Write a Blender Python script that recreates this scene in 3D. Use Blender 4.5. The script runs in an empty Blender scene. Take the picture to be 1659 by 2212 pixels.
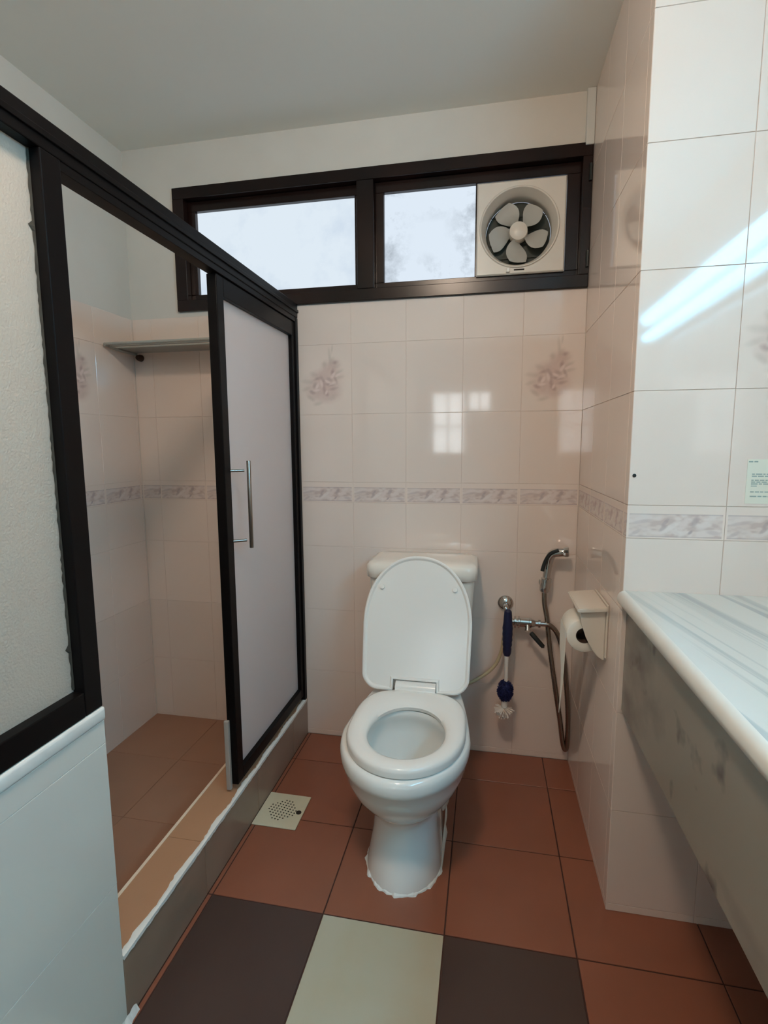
import bpy, bmesh, math, random
import numpy as np
from mathutils import Matrix, Vector
random.seed(7)
S = bpy.context.scene
COL = S.collection

# ------------------------------------------------------------------ camera
CAM_POS = (-0.31142669, -1.87175970, 1.15022387)
YAW, PITCH, ROLL, FPX = 0.195681948, -0.127437048, -0.00528486555, 1121.15210
cam_d = bpy.data.cameras.new('camera')
cam = bpy.data.objects.new('camera', cam_d)
COL.objects.link(cam)
fw = Vector((-math.sin(YAW) * math.cos(PITCH), math.cos(YAW) * math.cos(PITCH), math.sin(PITCH)))
rt = Vector((math.cos(YAW), math.sin(YAW), 0))
up = rt.cross(fw)
r2 = rt * math.cos(ROLL) + up * math.sin(ROLL)
u2 = -rt * math.sin(ROLL) + up * math.cos(ROLL)
mw = Matrix.Identity(4)
for i in range(3):
    mw[i][0], mw[i][1], mw[i][2], mw[i][3] = r2[i], u2[i], -fw[i], CAM_POS[i]
cam.matrix_world = mw
cam_d.sensor_fit = 'VERTICAL'
cam_d.sensor_height = 36.0
cam_d.lens = FPX / 2212 * 36.0
cam_d.clip_start = 0.02
S.camera = cam

# ------------------------------------------------------------------ world, exposure, light levels
wd = bpy.data.worlds.new('world')
S.world = wd
wd.use_nodes = True
wd.node_tree.nodes['Background'].inputs[0].default_value = (0.75, 0.87, 1.0, 1)
wd.node_tree.nodes['Background'].inputs[1].default_value = 0.6
S.view_settings.view_transform = 'Standard'
S.view_settings.look = 'None'
S.view_settings.gamma = 1.0
S.view_settings.use_curve_mapping = False
S.view_settings.exposure = 0.11
TUBE_POWER = 24.0 # fluorescent tube over the vanity
TUBE_COLOR = (0.21, 0.68, 1.04) 
PANE_POWER = 0.90 # frosted panes of the bathroom window
BED_WINDOW_POWER = 7.0 # window of the room behind the camera
CEIL_LAMP_POWER = 96.0 
CEIL_LAMP_COLOR = (1.0, 0.79, 0.62) 
S.cycles.max_bounces = 8
S.cycles.diffuse_bounces = 5
S.cycles.glossy_bounces = 4
S.cycles.transmission_bounces = 6
S.cycles.sample_clamp_indirect = 6.0
S.cycles.use_denoising = True
S.cycles.use_adaptive_sampling = True
S.cycles.adaptive_threshold = 0.04


# ------------------------------------------------------------------ materials
def lin(c):
    return tuple((x / 255 / 12.92) if x / 255 <= 0.04045 else ((x / 255 + 0.055) / 1.055) ** 2.4 for x in c)


def new_mat(name):
    m = bpy.data.materials.new(name)
    m.use_nodes = True
    nt = m.node_tree
    return m, nt, nt.nodes['Principled BSDF']


def mat(name, rgb, rough=0.4, metal=0.0, var=0.0, scale=8.0, bump=0.0, bscale=60.0, coat=0.0, spec=0.5, rvar=0.0,
        attr=None, rgb2=None):
    """rgb in sRGB 0-255; var mixes in a second tone by noise."""
    m, nt, b = new_mat(name)
    N, L = nt.nodes, nt.links
    c = lin(rgb)
    b.inputs['Roughness'].default_value = rough
    b.inputs['Metallic'].default_value = metal
    b.inputs['Coat Weight'].default_value = coat
    b.inputs['Coat Roughness'].default_value = 0.06
    b.inputs['Specular IOR Level'].default_value = spec
    b.inputs['Base Color'].default_value = (*c, 1)
    tc = N.new('ShaderNodeTexCoord')
    if attr:
        a = N.new('ShaderNodeAttribute')
        a.attribute_name = attr
        L.new(a.outputs['Color'], b.inputs['Base Color'])
    elif var > 0 or rgb2:
        no = N.new('ShaderNodeTexNoise')
        no.inputs['Scale'].default_value = scale
        no.inputs['Detail'].default_value = 5
        L.new(tc.outputs['Object'], no.inputs['Vector'])
        mx = N.new('ShaderNodeMix')
        mx.data_type = 'RGBA'
        c2 = lin(rgb2) if rgb2 else tuple(x * (1 - var) for x in c)
        mx.inputs['A'].default_value = (*c, 1)
        mx.inputs['B'].default_value = (*c2, 1)
        rp = N.new('ShaderNodeMapRange')
        rp.inputs['From Min'].default_value = 0.35
        rp.inputs['From Max'].default_value = 0.7
        L.new(no.outputs['Fac'], rp.inputs['Value'])
        L.new(rp.outputs['Result'], mx.inputs['Factor'])
        L.new(mx.outputs['Result'], b.inputs['Base Color'])
    if rvar > 0:
        n3 = N.new('ShaderNodeTexNoise')
        n3.inputs['Scale'].default_value = 14
        L.new(tc.outputs['Object'], n3.inputs['Vector'])
        r3 = N.new('ShaderNodeMapRange')
        r3.inputs['To Min'].default_value = max(0, rough - rvar)
        r3.inputs['To Max'].default_value = rough + rvar
        L.new(n3.outputs['Fac'], r3.inputs['Value'])
        L.new(r3.outputs['Result'], b.inputs['Roughness'])
    if bump > 0:
        n2 = N.new('ShaderNodeTexNoise')
        n2.inputs['Scale'].default_value = bscale
        n2.inputs['Detail'].default_value = 4
        L.new(tc.outputs['Object'], n2.inputs['Vector'])
        bp = N.new('ShaderNodeBump')
        bp.inputs['Strength'].default_value = bump
        bp.inputs['Distance'].default_value = 0.004
        L.new(n2.outputs['Fac'], bp.inputs['Height'])
        L.new(bp.outputs['Normal'], b.inputs['Normal'])
    return m


def emit_mat(name, rgb, strength, rgb2=None, scale=5.0, edge=False):
    m, nt, b = new_mat(name)
    N, L = nt.nodes, nt.links
    N.remove(b)
    e = N.new('ShaderNodeEmission')
    e.inputs['Strength'].default_value = strength
    c = lin(rgb)
    e.inputs['Color'].default_value = (*c, 1)
    if rgb2:
        tc = N.new('ShaderNodeTexCoord')
        no = N.new('ShaderNodeTexNoise')
        no.inputs['Scale'].default_value = scale
        no.inputs['Detail'].default_value = 6
        no.inputs['Roughness'].default_value = 0.65
        L.new(tc.outputs['Object'], no.inputs['Vector'])
        rp = N.new('ShaderNodeMapRange')
        rp.inputs['From Min'].default_value = 0.5
        rp.inputs['From Max'].default_value = 0.72
        L.new(no.outputs['Fac'], rp.inputs['Value'])
        fac = rp.outputs['Result']
        if edge:      # grime keeps to the margins of the pane
            sp = N.new('ShaderNodeSeparateXYZ')
            L.new(tc.outputs['Generated'], sp.inputs['Vector'])
            ax = []
            for k in ('X', 'Z'):
                s1 = N.new('ShaderNodeMath'); s1.operation = 'SUBTRACT'; s1.inputs[1].default_value = 0.5
                L.new(sp.outputs[k], s1.inputs[0])
                s2 = N.new('ShaderNodeMath'); s2.operation = 'ABSOLUTE'
                L.new(s1.outputs[0], s2.inputs[0])
                ax.append(s2)
            mxm = N.new('ShaderNodeMath'); mxm.operation = 'MAXIMUM'
            L.new(ax[0].outputs[0], mxm.inputs[0]); L.new(ax[1].outputs[0], mxm.inputs[1])
            er = N.new('ShaderNodeMapRange')
            er.inputs['From Min'].default_value = 0.15
            er.inputs['From Max'].default_value = 0.42
            L.new(mxm.outputs[0], er.inputs['Value'])
            mu = N.new('ShaderNodeMath'); mu.operation = 'MULTIPLY'
            L.new(er.outputs['Result'], mu.inputs[0]); L.new(fac, mu.inputs[1])
            fac = mu.outputs[0]
        mx = N.new('ShaderNodeMix'); mx.data_type = 'RGBA'
        mx.inputs['A'].default_value = (*c, 1)
        mx.inputs['B'].default_value = (*lin(rgb2), 1)
        L.new(fac, mx.inputs['Factor'])
        L.new(mx.outputs['Result'], e.inputs['Color'])
    L.new(e.outputs[0], nt.nodes['Material Output'].inputs['Surface'])
    return m


def frosted(name, rgb, rough=0.25, bump=0.0, bscale=200.0, trans=0.5, gloss=0.06):
    m, nt, b = new_mat(name)
    N, L = nt.nodes, nt.links
    N.remove(b)
    t = N.new('ShaderNodeBsdfTranslucent'); d = N.new('ShaderNodeBsdfDiffuse'); g = N.new('ShaderNodeBsdfGlossy')
    t.inputs['Color'].default_value = (*lin(rgb), 1)
    d.inputs['Color'].default_value = (*lin(rgb), 1)
    g.inputs['Roughness'].default_value = rough
    m1 = N.new('ShaderNodeMixShader'); m1.inputs[0].default_value = trans
    L.new(d.outputs[0], m1.inputs[1]); L.new(t.outputs[0], m1.inputs[2])
    m2 = N.new('ShaderNodeMixShader'); m2.inputs[0].default_value = gloss
    L.new(m1.outputs[0], m2.inputs[1]); L.new(g.outputs[0], m2.inputs[2])
    if bump > 0:
        tc = N.new('ShaderNodeTexCoord'); no = N.new('ShaderNodeTexNoise')
        no.inputs['Scale'].default_value = bscale
        L.new(tc.outputs['Object'], no.inputs['Vector'])
        bp = N.new('ShaderNodeBump'); bp.inputs['Strength'].default_value = bump; bp.inputs['Distance'].default_value = 0.003
        L.new(no.outputs['Fac'], bp.inputs['Height'])
        for s in (d, g):
            L.new(bp.outputs['Normal'], s.inputs['Normal'])
    L.new(m2.outputs[0], nt.nodes['Material Output'].inputs['Surface'])
    return m


def marble(name, base, vein, dark, rough, rot, scale, wave=True, spots=None):
    m, nt, b = new_mat(name)
    N, L = nt.nodes, nt.links
    tc = N.new('ShaderNodeTexCoord')
    mp = N.new('ShaderNodeMapping')
    mp.inputs['Rotation'].default_value = rot
    mp.inputs['Scale'].default_value = scale
    mp.inputs['Scale'].default_value = (1, 1, 1)
    L.new(tc.outputs['Object'], mp.inputs['Vector'])
    m2 = N.new('ShaderNodeMapping')
    m2.inputs['Scale'].default_value = scale
    L.new(mp.outputs['Vector'], m2.inputs['Vector'])
    no = N.new('ShaderNodeTexNoise')
    no.inputs['Scale'].default_value = 1.0
    no.inputs['Detail'].default_value = 5
    no.inputs['Distortion'].default_value = 0.15
    L.new(m2.outputs['Vector'], no.inputs['Vector'])
    cr = N.new('ShaderNodeValToRGB')
    els = cr.color_ramp.elements
    els[0].position = 0.30; els[0].color = (*lin(dark), 1)
    els[1].position = 0.68; els[1].color = (*lin(base), 1)
    e = els.new(0.44); e.color = (*lin(vein), 1)
    e = els.new(0.53); e.color = (*lin(base), 1)
    L.new(no.outputs['Fac'], cr.inputs['Fac'])
    out = cr.outputs['Color']
    if spots:
        n2 = N.new('ShaderNodeTexNoise'); n2.inputs['Scale'].default_value = 11; n2.inputs['Detail'].default_value = 3
        L.new(tc.outputs['Object'], n2.inputs['Vector'])
        rp = N.new('ShaderNodeMapRange'); rp.inputs['From Min'].default_value = 0.60; rp.inputs['From Max'].default_value = 0.74
        L.new(n2.outputs['Fac'], rp.inputs['Value'])
        mx = N.new('ShaderNodeMix'); mx.data_type = 'RGBA'
        L.new(rp.outputs['Result'], mx.inputs['Factor']); L.new(out, mx.inputs['A'])
        mx.inputs['B'].default_value = (*lin(spots), 1)
        out = mx.outputs['Result']
    L.new(out, b.inputs['Base Color'])
    b.inputs['Roughness'].default_value = rough
    return m


TILE = (233, 215, 202)
M = {}
M['tile'] = mat('wall_tile', TILE, 0.06, var=0.03, scale=3.0, rvar=0.015, spec=0.65)
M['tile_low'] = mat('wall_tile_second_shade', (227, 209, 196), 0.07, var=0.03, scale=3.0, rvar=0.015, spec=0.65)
M['print'] = mat('printed_tile', TILE, 0.06, attr='Print', spec=0.65)
M['grout'] = mat('tile_grout', (220, 200, 186), 0.85)
M['plaster'] = mat('painted_plaster', (214, 207, 196), 0.75, var=0.05, scale=5, bump=0.08, bscale=30)
M['ceiling'] = mat('ceiling_paint', (240, 238, 229), 0.85, var=0.04, scale=1.5, bump=0.05, bscale=12)
M['white_tile'] = mat('glazed_white_tile', (224, 220, 210), 0.12, var=0.02, scale=2)
M['white_grout'] = mat('white_grout', (240, 238, 232), 0.8)
M['terracotta'] = mat('terracotta_tile', (146, 90, 68), 0.32, var=0.14, scale=4, rvar=0.05, bump=0.03, bscale=90)
M['dark_tile'] = mat('dark_brown_tile', (74, 56, 50), 0.34, var=0.10, scale=4, bump=0.03, bscale=90)
M['cream_tile'] = mat('cream_tile', (190, 186, 166), 0.34, var=0.07, scale=4, rgb2=(184, 172, 144), bump=0.03, bscale=90)
M['floor_grout'] = mat('floor_grout', (70, 42, 34), 0.9)
M['shower_tile'] = mat('brown_shower_tile', (158, 116, 92), 0.35, var=0.10, scale=4)
M['kerb_face'] = mat('taupe_kerb_tile', (158, 131, 112), 0.30, var=0.14, scale=5)
M['kerb_top'] = mat('tan_kerb_tile', (176, 132, 100), 0.28, var=0.08, scale=5)
M['caulk'] = mat('white_sealant', (236, 236, 230), 0.55, var=0.08, scale=30)
M['cream_edge'] = mat('cream_edging', (228, 208, 184), 0.5)
M['dark_alu'] = mat('dark_bronze_frame', (13, 10, 10), 0.42, spec=0.14, var=0.2, scale=10)
M['wood'] = mat('dark_stained_wood', (34, 17, 13), 0.24, var=0.35, scale=5, rgb2=(15, 10, 9), bump=0.02, bscale=40, spec=0.32)
M['porcelain'] = mat('white_porcelain', (240, 237, 230), 0.07, coat=0.3)
M['tank_glaze'] = mat('cream_porcelain', (238, 228, 214), 0.08, coat=0.3)
M['plastic'] = mat('white_plastic', (241, 236, 228), 0.18)
M['fan_plastic'] = mat('fan_plastic', (222, 214, 202), 0.32, var=0.05, scale=12)
M['fan_blade'] = mat('smoky_fan_blade', (176, 174, 166), 0.35)
M['fan_dark'] = mat('fan_shutter', (58, 64, 56), 0.6)
M['chrome'] = mat('chrome', (205, 202, 198), 0.09, metal=1.0)
M['steel'] = mat('brushed_steel', (158, 150, 142), 0.28, metal=1.0)
M['hose'] = mat('steel_hose', (150, 140, 130), 0.22, metal=1.0)
M['cream_hose'] = mat('cream_hose', (196, 176, 140), 0.4)
M['black'] = mat('black_plastic', (24, 28, 26), 0.4)
M['navy'] = mat('navy_plastic', (22, 28, 62), 0.35)
M['navy_bristle'] = mat('navy_bristles', (16, 26, 78), 0.8)
M['bristle'] = mat('white_bristles', (238, 228, 218), 0.8)
M['paper'] = mat('tissue_paper', (236, 228, 214), 0.9, bump=0.1, bscale=300)
M['holder'] = mat('cream_ceramic', (218, 206, 190), 0.16)
M['core'] = mat('cardboard_core', (70, 52, 40), 0.9)
M['drain'] = mat('cream_drain', (214, 206, 178), 0.35, var=0.05, scale=20)
M['hole'] = mat('dark_hole', (40, 34, 26), 0.9)
M['shelf'] = mat('grey_shelf', (156, 158, 152), 0.35)
M['rust'] = mat('rusty_bracket', (74, 50, 36), 0.6, metal=0.3)
M['trunk'] = mat('trunking', (208, 208, 202), 0.4)
M['frost'] = frosted('frosted_glass', (246, 238, 236), trans=0.5)
M['frost_grain'] = frosted('grained_frosted_glass', (228, 218, 205), bump=0.5, bscale=260, trans=0.45)
M['grime'] = mat('grimy_sealant', (62, 57, 48), 0.9, var=0.4, scale=40)
M['seal'] = mat('pale_seal', (170, 160, 150), 0.4)
M['marble_top'] = marble('striped_marble', (206, 205, 197), (182, 184, 180), (160, 165, 164), 0.18, (0, 0, -0.175), (42, .8, 42))
M['marble_edge'] = mat('polished_marble_edge', (222, 219, 210), 0.14, var=0.06, scale=8)
M['marble_apron'] = marble('grey_marble', (152, 143, 130), (138, 129, 118), (104, 97, 90), 0.25, (0, 0.3, 0), (3, 3, 5), spots=(92, 86, 82))
M['notice'] = mat('notice_paper', (226, 222, 204), 0.6)
M['notice_ink'] = mat('faded_green_ink', (150, 164, 156), 0.7)
M['dark_panel'] = mat('added_dark_panel', (74, 66, 60), 0.95, var=0.2, scale=6)
M['bedroom'] = mat('bedroom_paint', (168, 156, 142), 0.9, var=0.04, scale=2)
M['bedfloor'] = mat('bedroom_floor', (120, 90, 70), 0.5, var=0.2, scale=4)
M['tube'] = emit_mat('fluorescent_tube', (255, 255, 255), TUBE_POWER)
M['tube'].node_tree.nodes['Emission'].inputs['Color'].default_value = (*TUBE_COLOR, 1)
M['pane_l'] = emit_mat('backlit_frosted_pane', (226, 238, 248), PANE_POWER, (200, 216, 234), 2.2)
M['pane_r'] = emit_mat('backlit_grimy_pane', (226, 238, 250), PANE_POWER, (170, 180, 190), 9.0, edge=True)
M['bed_pane'] = emit_mat('daylit_pane', (236, 244, 248), BED_WINDOW_POWER)
M['lamp_globe'] = emit_mat('lamp_globe', (255, 255, 255), CEIL_LAMP_POWER)
M['lamp_globe'].node_tree.nodes['Emission'].inputs['Color'].default_value = (*CEIL_LAMP_COLOR, 1)


# ------------------------------------------------------------------ mesh helpers
def new_bm():
    return bmesh.new()


def box(bm, x0, x1, y0, y1, z0, z1, bev=0.0, seg=2):
    vs = [bm.verts.new((x, y, z)) for z in (z0, z1) for y in (y0, y1) for x in (x0, x1)]
    idx = [(0, 2, 3, 1), (4, 5, 7, 6), (0, 1, 5, 4), (2, 6, 7, 3), (0, 4, 6, 2), (1, 3, 7, 5)]
    fs = [bm.faces.new([vs[i] for i in f]) for f in idx]
    if bev > 0:
        es = list({e for f in fs for e in f.edges})
        bmesh.ops.bevel(bm, geom=es, offset=bev, segments=seg, profile=0.5, affect='EDGES')


def loft(bm, rings, cap0=True, cap1=True, closed=False):
    R = [[bm.verts.new(p) for p in r] for r in rings]
    n = len(R[0])
    m = len(R)
    for i in range(m if closed else m - 1):
        a, b = R[i], R[(i + 1) % m]
        for j in range(n):
            bm.faces.new((a[j], a[(j + 1) % n], b[(j + 1) % n], b[j]))
    if not closed:
        if cap0:
            bm.faces.new(list(reversed(R[0])))
        if cap1:
            bm.faces.new(R[-1])
    return R


def lathe(bm, prof, seg=32, M4=None):
    """prof: (radius, height) pairs about local Z; M4 places it."""
    M4 = M4 or Matrix.Identity(4)
    rings = []
    for r, h in prof:
        rings.append([M4 @ Vector((max(r, 1e-5) * math.cos(2 * math.pi * k / seg), max(r, 1e-5) * math.sin(2 * math.pi * k / seg), h))
                      for k in range(seg)])
    loft(bm, rings)


def along(p, d):
    """matrix putting local Z along d at p"""
    q = Vector(d).normalized().to_track_quat('Z', 'Y')
    return Matrix.Translation(Vector(p)) @ q.to_matrix().to_4x4()


def catmull(pts, n=10):
    P = [Vector(p) for p in pts]
    P = [P[0] * 2 - P[1]] + P + [P[-1] * 2 - P[-2]]
    out = []
    for i in range(1, len(P) - 2):
        for k in range(n):
            t = k / n
            a, b, c, d = P[i - 1], P[i], P[i + 1], P[i + 2]
            out.append(0.5 * ((2 * b) + (c - a) * t + (2 * a - 5 * b + 4 * c - d) * t * t + (3 * b - a - 3 * c + d) * t ** 3))
    out.append(P[-2])
    return out


def tube(bm, pts, r, seg=12, smooth=10, rib=0.0):
    path = catmull(pts, smooth) if smooth else [Vector(p) for p in pts]
    rings = []
    nrm = None
    for i, p in enumerate(path):
        t = (path[min(i + 1, len(path) - 1)] - path[max(i - 1, 0)]).normalized()
        if nrm is None:
            nrm = t.orthogonal().normalized()
        else:
            nrm = (nrm - t * nrm.dot(t)).normalized()
        bi = t.cross(nrm)
        rr = r * (1 + (rib if i % 2 else 0))
        rings.append([p + (nrm * math.cos(2 * math.pi * k / seg) + bi * math.sin(2 * math.pi * k / seg)) * rr for k in range(seg)])
    loft(bm, rings)


def mesh_of(name, bm, m, smooth=False, angle=35):
    bmesh.ops.recalc_face_normals(bm, faces=bm.faces)
    me = bpy.data.meshes.new(name)
    if smooth:
        for f in bm.faces:
            f.smooth = True
        for e in bm.edges:
            if len(e.link_faces) == 2 and e.calc_face_angle(0) > math.radians(angle):
                e.smooth = False
    bm.to_mesh(me)
    bm.free()
    if m:
        me.materials.append(m)
    return me


def obj(name, bm, m, parent=None, smooth=False, angle=35):
    me = mesh_of(name, bm, m, smooth, angle)
    o = bpy.data.objects.new(name, me)
    COL.objects.link(o)
    if parent is not None:
        o.parent = parent
        o.matrix_parent_inverse = Matrix.Translation(-parent.location)
    return o


def tag(o, label, cat=None, kind=None, group=None):
    o['label'] = label
    if cat:
        o['category'] = cat
    if kind:
        o['kind'] = kind
    if group:
        o['group'] = group
    return o


def thing(name, loc, label, cat, group=None):
    o = bpy.data.objects.new(name, None)
    COL.objects.link(o)
    o.location = loc
    o.empty_display_size = 0.05
    return tag(o, label, cat, None, group)


def struct(name, bm, m, label=None, smooth=False):
    o = obj(name, bm, m, None, smooth)
    o['kind'] = 'structure'
    if label:
        o['label'] = label
    return o


# ------------------------------------------------------------------ printed tiles (flat print as colour attribute)
BASE = np.array(lin(TILE))


def blob(U, V, cx, cy, rx, ry, ang=0.0, soft=0.35):
    c, s = math.cos(ang), math.sin(ang)
    x = ((U - cx) * c + (V - cy) * s) / rx
    y = (-(U - cx) * s + (V - cy) * c) / ry
    d = np.sqrt(x * x + y * y)
    return np.clip((1 + soft - d) / (2 * soft), 0, 1)


def over(img, a, col):
    return img * (1 - a[..., None]) + np.array(lin(col)) * a[..., None]


def vnoise(U, V, f, seed):
    rng = np.random.RandomState(seed)
    g = rng.rand(64, 64)
    x, y = U * f, V * f
    xi, yi = np.floor(x).astype(int), np.floor(y).astype(int)
    fx, fy = x - xi, y - yi
    fx, fy = fx * fx * (3 - 2 * fx), fy * fy * (3 - 2 * fy)
    G = lambda a, b: g[a % 64, b % 64]
    return (G(xi, yi) * (1 - fx) + G(xi + 1, yi) * fx) * (1 - fy) + (G(xi, yi + 1) * (1 - fx) + G(xi + 1, yi + 1) * fx) * fy


def border_print(U, V):
    img = np.ones(U.shape + (3,)) * BASE
    ins = ((U > 0.005) & (U < 0.195) & (V > 0.004) & (V < 0.056)).astype(float)
    w = vnoise(U, V, 22, 3) * 0.03
    n = 0.6 * vnoise(U + w, V * 2.2 + w, 55, 5) + 0.4 * vnoise(U + w, V * 2.0, 120, 9)
    st = over(img, ins, (214, 196, 187))
    st = over(st, ins * np.clip((n - 0.50) * 4, 0, 0.75), (186, 160, 153))
    st = over(st, ins * np.clip((0.44 - n) * 5, 0, 0.8), (224, 210, 204))
    for cx, cy, rx, ry, a, col, al in [
            (0.092, 0.027, .022, .006, .6, (228, 216, 210), .8), (0.080, 0.037, .010, .004, .9, (152, 132, 134), .7),
            (0.118, 0.035, .018, .007, 1.0, (222, 204, 198), .8), (0.106, 0.014, .016, .005, -.3, (228, 216, 210), .7),
            (0.132, 0.016, .006, .003, .8, (146, 126, 130), .8), (0.140, 0.040, .006, .012, -.5, (150, 130, 134), .6),
            (0.158, 0.030, .016, .006, .5, (224, 210, 204), .7), (0.076, 0.024, .010, .004, .7, (150, 130, 134), .55),
            (0.040, 0.020, .022, .005, -.4, (222, 208, 202), .6), (0.030, 0.038, .020, .004, .2, (176, 156, 158), .5),
            (0.020, 0.014, .012, .004, .5, (170, 152, 154), .5), (0.178, 0.016, .013, .005, -.2, (174, 156, 158), .5)]:
        st = over(st, ins * blob(U, V, cx, cy, rx, ry, a) * al, col)
    ln = ((np.abs(V - 0.055) < 0.0013) | (np.abs(V - 0.005) < 0.0013)) * ins
    st = over(st, ln * 0.6, (170, 150, 150))
    return img * 0.25 + st * 0.75


def flower_print(U, V):
    """rose bouquet; U across 0..0.2, V up 0..0.25"""
    img = np.ones(U.shape + (3,)) * BASE
    n = vnoise(U, V, 60, 21)
    n2 = vnoise(U, V, 130, 8)
    pink, deep, pale, leaf = (206, 178, 168), (168, 138, 132), (232, 212, 204), (184, 172, 156)
    A = lambda *k, a=0.6: blob(U, V, *k) * a * (0.65 + 0.5 * n)
    # leaves and sprigs
    for k in [(.035, .120, .020, .007, -.1), (.030, .095, .016, .006, .3), (.062, .142, .018, .008, -.5), (.118, .212, .005, .022, .1),
              (.126, .190, .007, .014, -.5), (.098, .180, .008, .009, 0), (.150, .150, .018, .005, .5), (.152, .132, .018, .005, .2),
              (.125, .062, .016, .008, .4), (.070, .040, .016, .006, .2), (.045, .060, .014, .006, -.6), (.142, .172, .014, .007, .3),
              (.128, .235, .003, .014, -.1)]:
        img = over(img, A(*k, .6, a=.38), leaf)
    # roses
    for k in [(.070, .105, .036, .036, 0), (.120, .118, .036, .040, 0), (.115, .078, .034, .026, 0), (.085, .072, .036, .022, 0),
              (.138, .178, .018, .016, 0), (.115, .160, .024, .026, 0), (.088, .135, .026, .022, 0)]:
        img = over(img, A(*k, .75, a=.55), pink)
    for k in [(.060, .107, .006, .011, -.5), (.118, .126, .011, .006, -.5), (.108, .072, .007, .006, 0), (.090, .126, .006, .014, .5),
              (.140, .124, .005, .013, .4), (.118, .108, .018, .005, -.1), (.050, .082, .010, .006, -.4), (.130, .092, .014, .005, .2),
              (.128, .152, .006, .010, -.3), (.096, .092, .006, .014, .1), (.140, .186, .010, .006, .2), (.072, .130, .014, .005, .3)]:
        img = over(img, A(*k, .6, a=.6), deep)
    for k in [(.070, .104, .005, .012, -.5), (.110, .118, .012, .004, -.5), (.086, .112, .005, .013, .2), (.128, .112, .014, .004, .4),
              (.104, .080, .004, .008, -.4), (.130, .140, .005, .012, -.6), (.066, .088, .013, .004, .1), (.150, .142, .012, .004, .5)]:
        img = over(img, A(*k, a=.75), pale)
    fade = np.clip(n2 - 0.45, 0, 1)
    return img * (1 - 0.25 * fade[..., None]) + BASE * 0.25 * fade[..., None]


PRINTS = {'border': border_print, 'flower': flower_print}
_cache = {}
GAP, TT = 0.0011, 0.0018


def tile_mesh(w, h, m, pr=None, t=TT, gap=GAP):
    """local: x across, z up, front face at y=0 looking -y, back at y=t"""
    key = (round(w, 4), round(h, 4), m.name, pr, round(t, 4), gap)
    if key in _cache:
        return _cache[key]
    g = gap / 2
    bm = new_bm()
    if pr:
        st = 0.00125 if pr == 'border' else 0.002
        nx, nz = max(2, int((w - 2 * g) / st)), max(2, int((h - 2 * g) / st))
        V = [[bm.verts.new((g + (w - 2 * g) * i / nx, 0, g + (h - 2 * g) * k / nz)) for i in range(nx + 1)] for k in range(nz + 1)]
        for k in range(nz):
            for i in range(nx):
                bm.faces.new((V[k][i], V[k][i + 1], V[k + 1][i + 1], V[k + 1][i]))
        rim = V[0] + [V[k][nx] for k in range(1, nz + 1)] + V[nz][::-1][1:] + [V[k][0] for k in range(nz - 1, 0, -1)]
        bk = [bm.verts.new((v.co.x, t, v.co.z)) for v in rim]
        for i in range(len(rim)):
            j = (i + 1) % len(rim)
            bm.faces.new((rim[i], bk[i], bk[j], rim[j]))
        me = mesh_of('printed_tile', bm, m)
        co = np.zeros(len(me.vertices) * 3)
        me.vertices.foreach_get('co', co)
        co = co.reshape(-1, 3)
        col = PRINTS[pr](co[:, 0][:, None], co[:, 2][:, None])[:, 0, :]
        at = me.color_attributes.new('Print', 'FLOAT_COLOR', 'POINT')
        at.data.foreach_set('color', np.concatenate([col, np.ones((len(col), 1))], 1).astype(np.float32).ravel())
    else:
        e = 0.0006
        a = [(g, g), (w - g, g), (w - g, h - g), (g, h - g)]
        b = [(g + e, g + e), (w - g - e, g + e), (w - g - e, h - g - e), (g + e, h - g - e)]
        rings = [[(x, t, z) for x, z in a], [(x, e, z) for x, z in a], [(x, 0, z) for x, z in b]]
        loft(bm, rings)
        me = mesh_of('tile', bm, m)
    _cache[key] = me
    return me


def tile(parent, name, w, h, m, pos, rot, pr=None, tilt=0.0012, t=TT, gap=GAP):
    o = bpy.data.objects.new(name, tile_mesh(w, h, m, pr, t, gap))
    COL.objects.link(o)
    o.parent = parent
    Rm = rot.to_4x4()
    # tilt about the tile's centre, a fraction of a millimetre at the rim
    c = Vector((w / 2, 0, h / 2))
    T = Matrix.Translation(c) @ Matrix.Rotation(random.uniform(-tilt, tilt), 4, 'X') @ Matrix.Rotation(random.uniform(-tilt, tilt), 4, 'Z') @ Matrix.Translation(-c)
    o.matrix_basis = Matrix.Translation(Vector(pos)) @ Rm @ T
    return o


R_BACK = Matrix.Rotation(0, 3, 'Z')                      # looks -Y, runs +X
R_RIGHT = Matrix.Rotation(-math.pi / 2, 3, 'Z')          # looks -X, runs -Y
R_LEFT = Matrix.Rotation(math.pi / 2, 3, 'Z')            # looks +X, runs +Y
R_FLOOR = Matrix.Rotation(-math.pi / 2, 3, 'X')          # looks up; local x -> X, local z -> Y
ROWS = [0, .02, .27, .52, .77, .94, 1.015, 1.265, 1.515, 1.765, 2.015, 2.25]


def tile_wall(parent, cols, zmax, place, rot, flowers=(), m=None, low=False, zlist=ROWS):
    """cols: boundaries along the wall; place(u, z) -> world position"""
    for i in range(len(cols) - 1):
        u0, w = cols[i], cols[i + 1] - cols[i]
        for k in range(len(zlist) - 1):
            z0, z1 = zlist[k], min(zlist[k + 1], zmax)
            if z1 - z0 < 0.006:
                continue
            pr = None
            name = 'wall_tile'
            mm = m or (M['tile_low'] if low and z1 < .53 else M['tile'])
            if m is None and abs(z0 - .94) < 1e-6:
                pr, name, mm = 'border', 'border_tile', M['print']
            elif m is None and abs(z0 - 1.265) < 1e-6 and i in flowers:
                pr, name, mm = 'flower', 'flower_tile', M['print']
            tile(parent, name, w, z1 - z0, mm, place(u0, z0), rot, pr)


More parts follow.
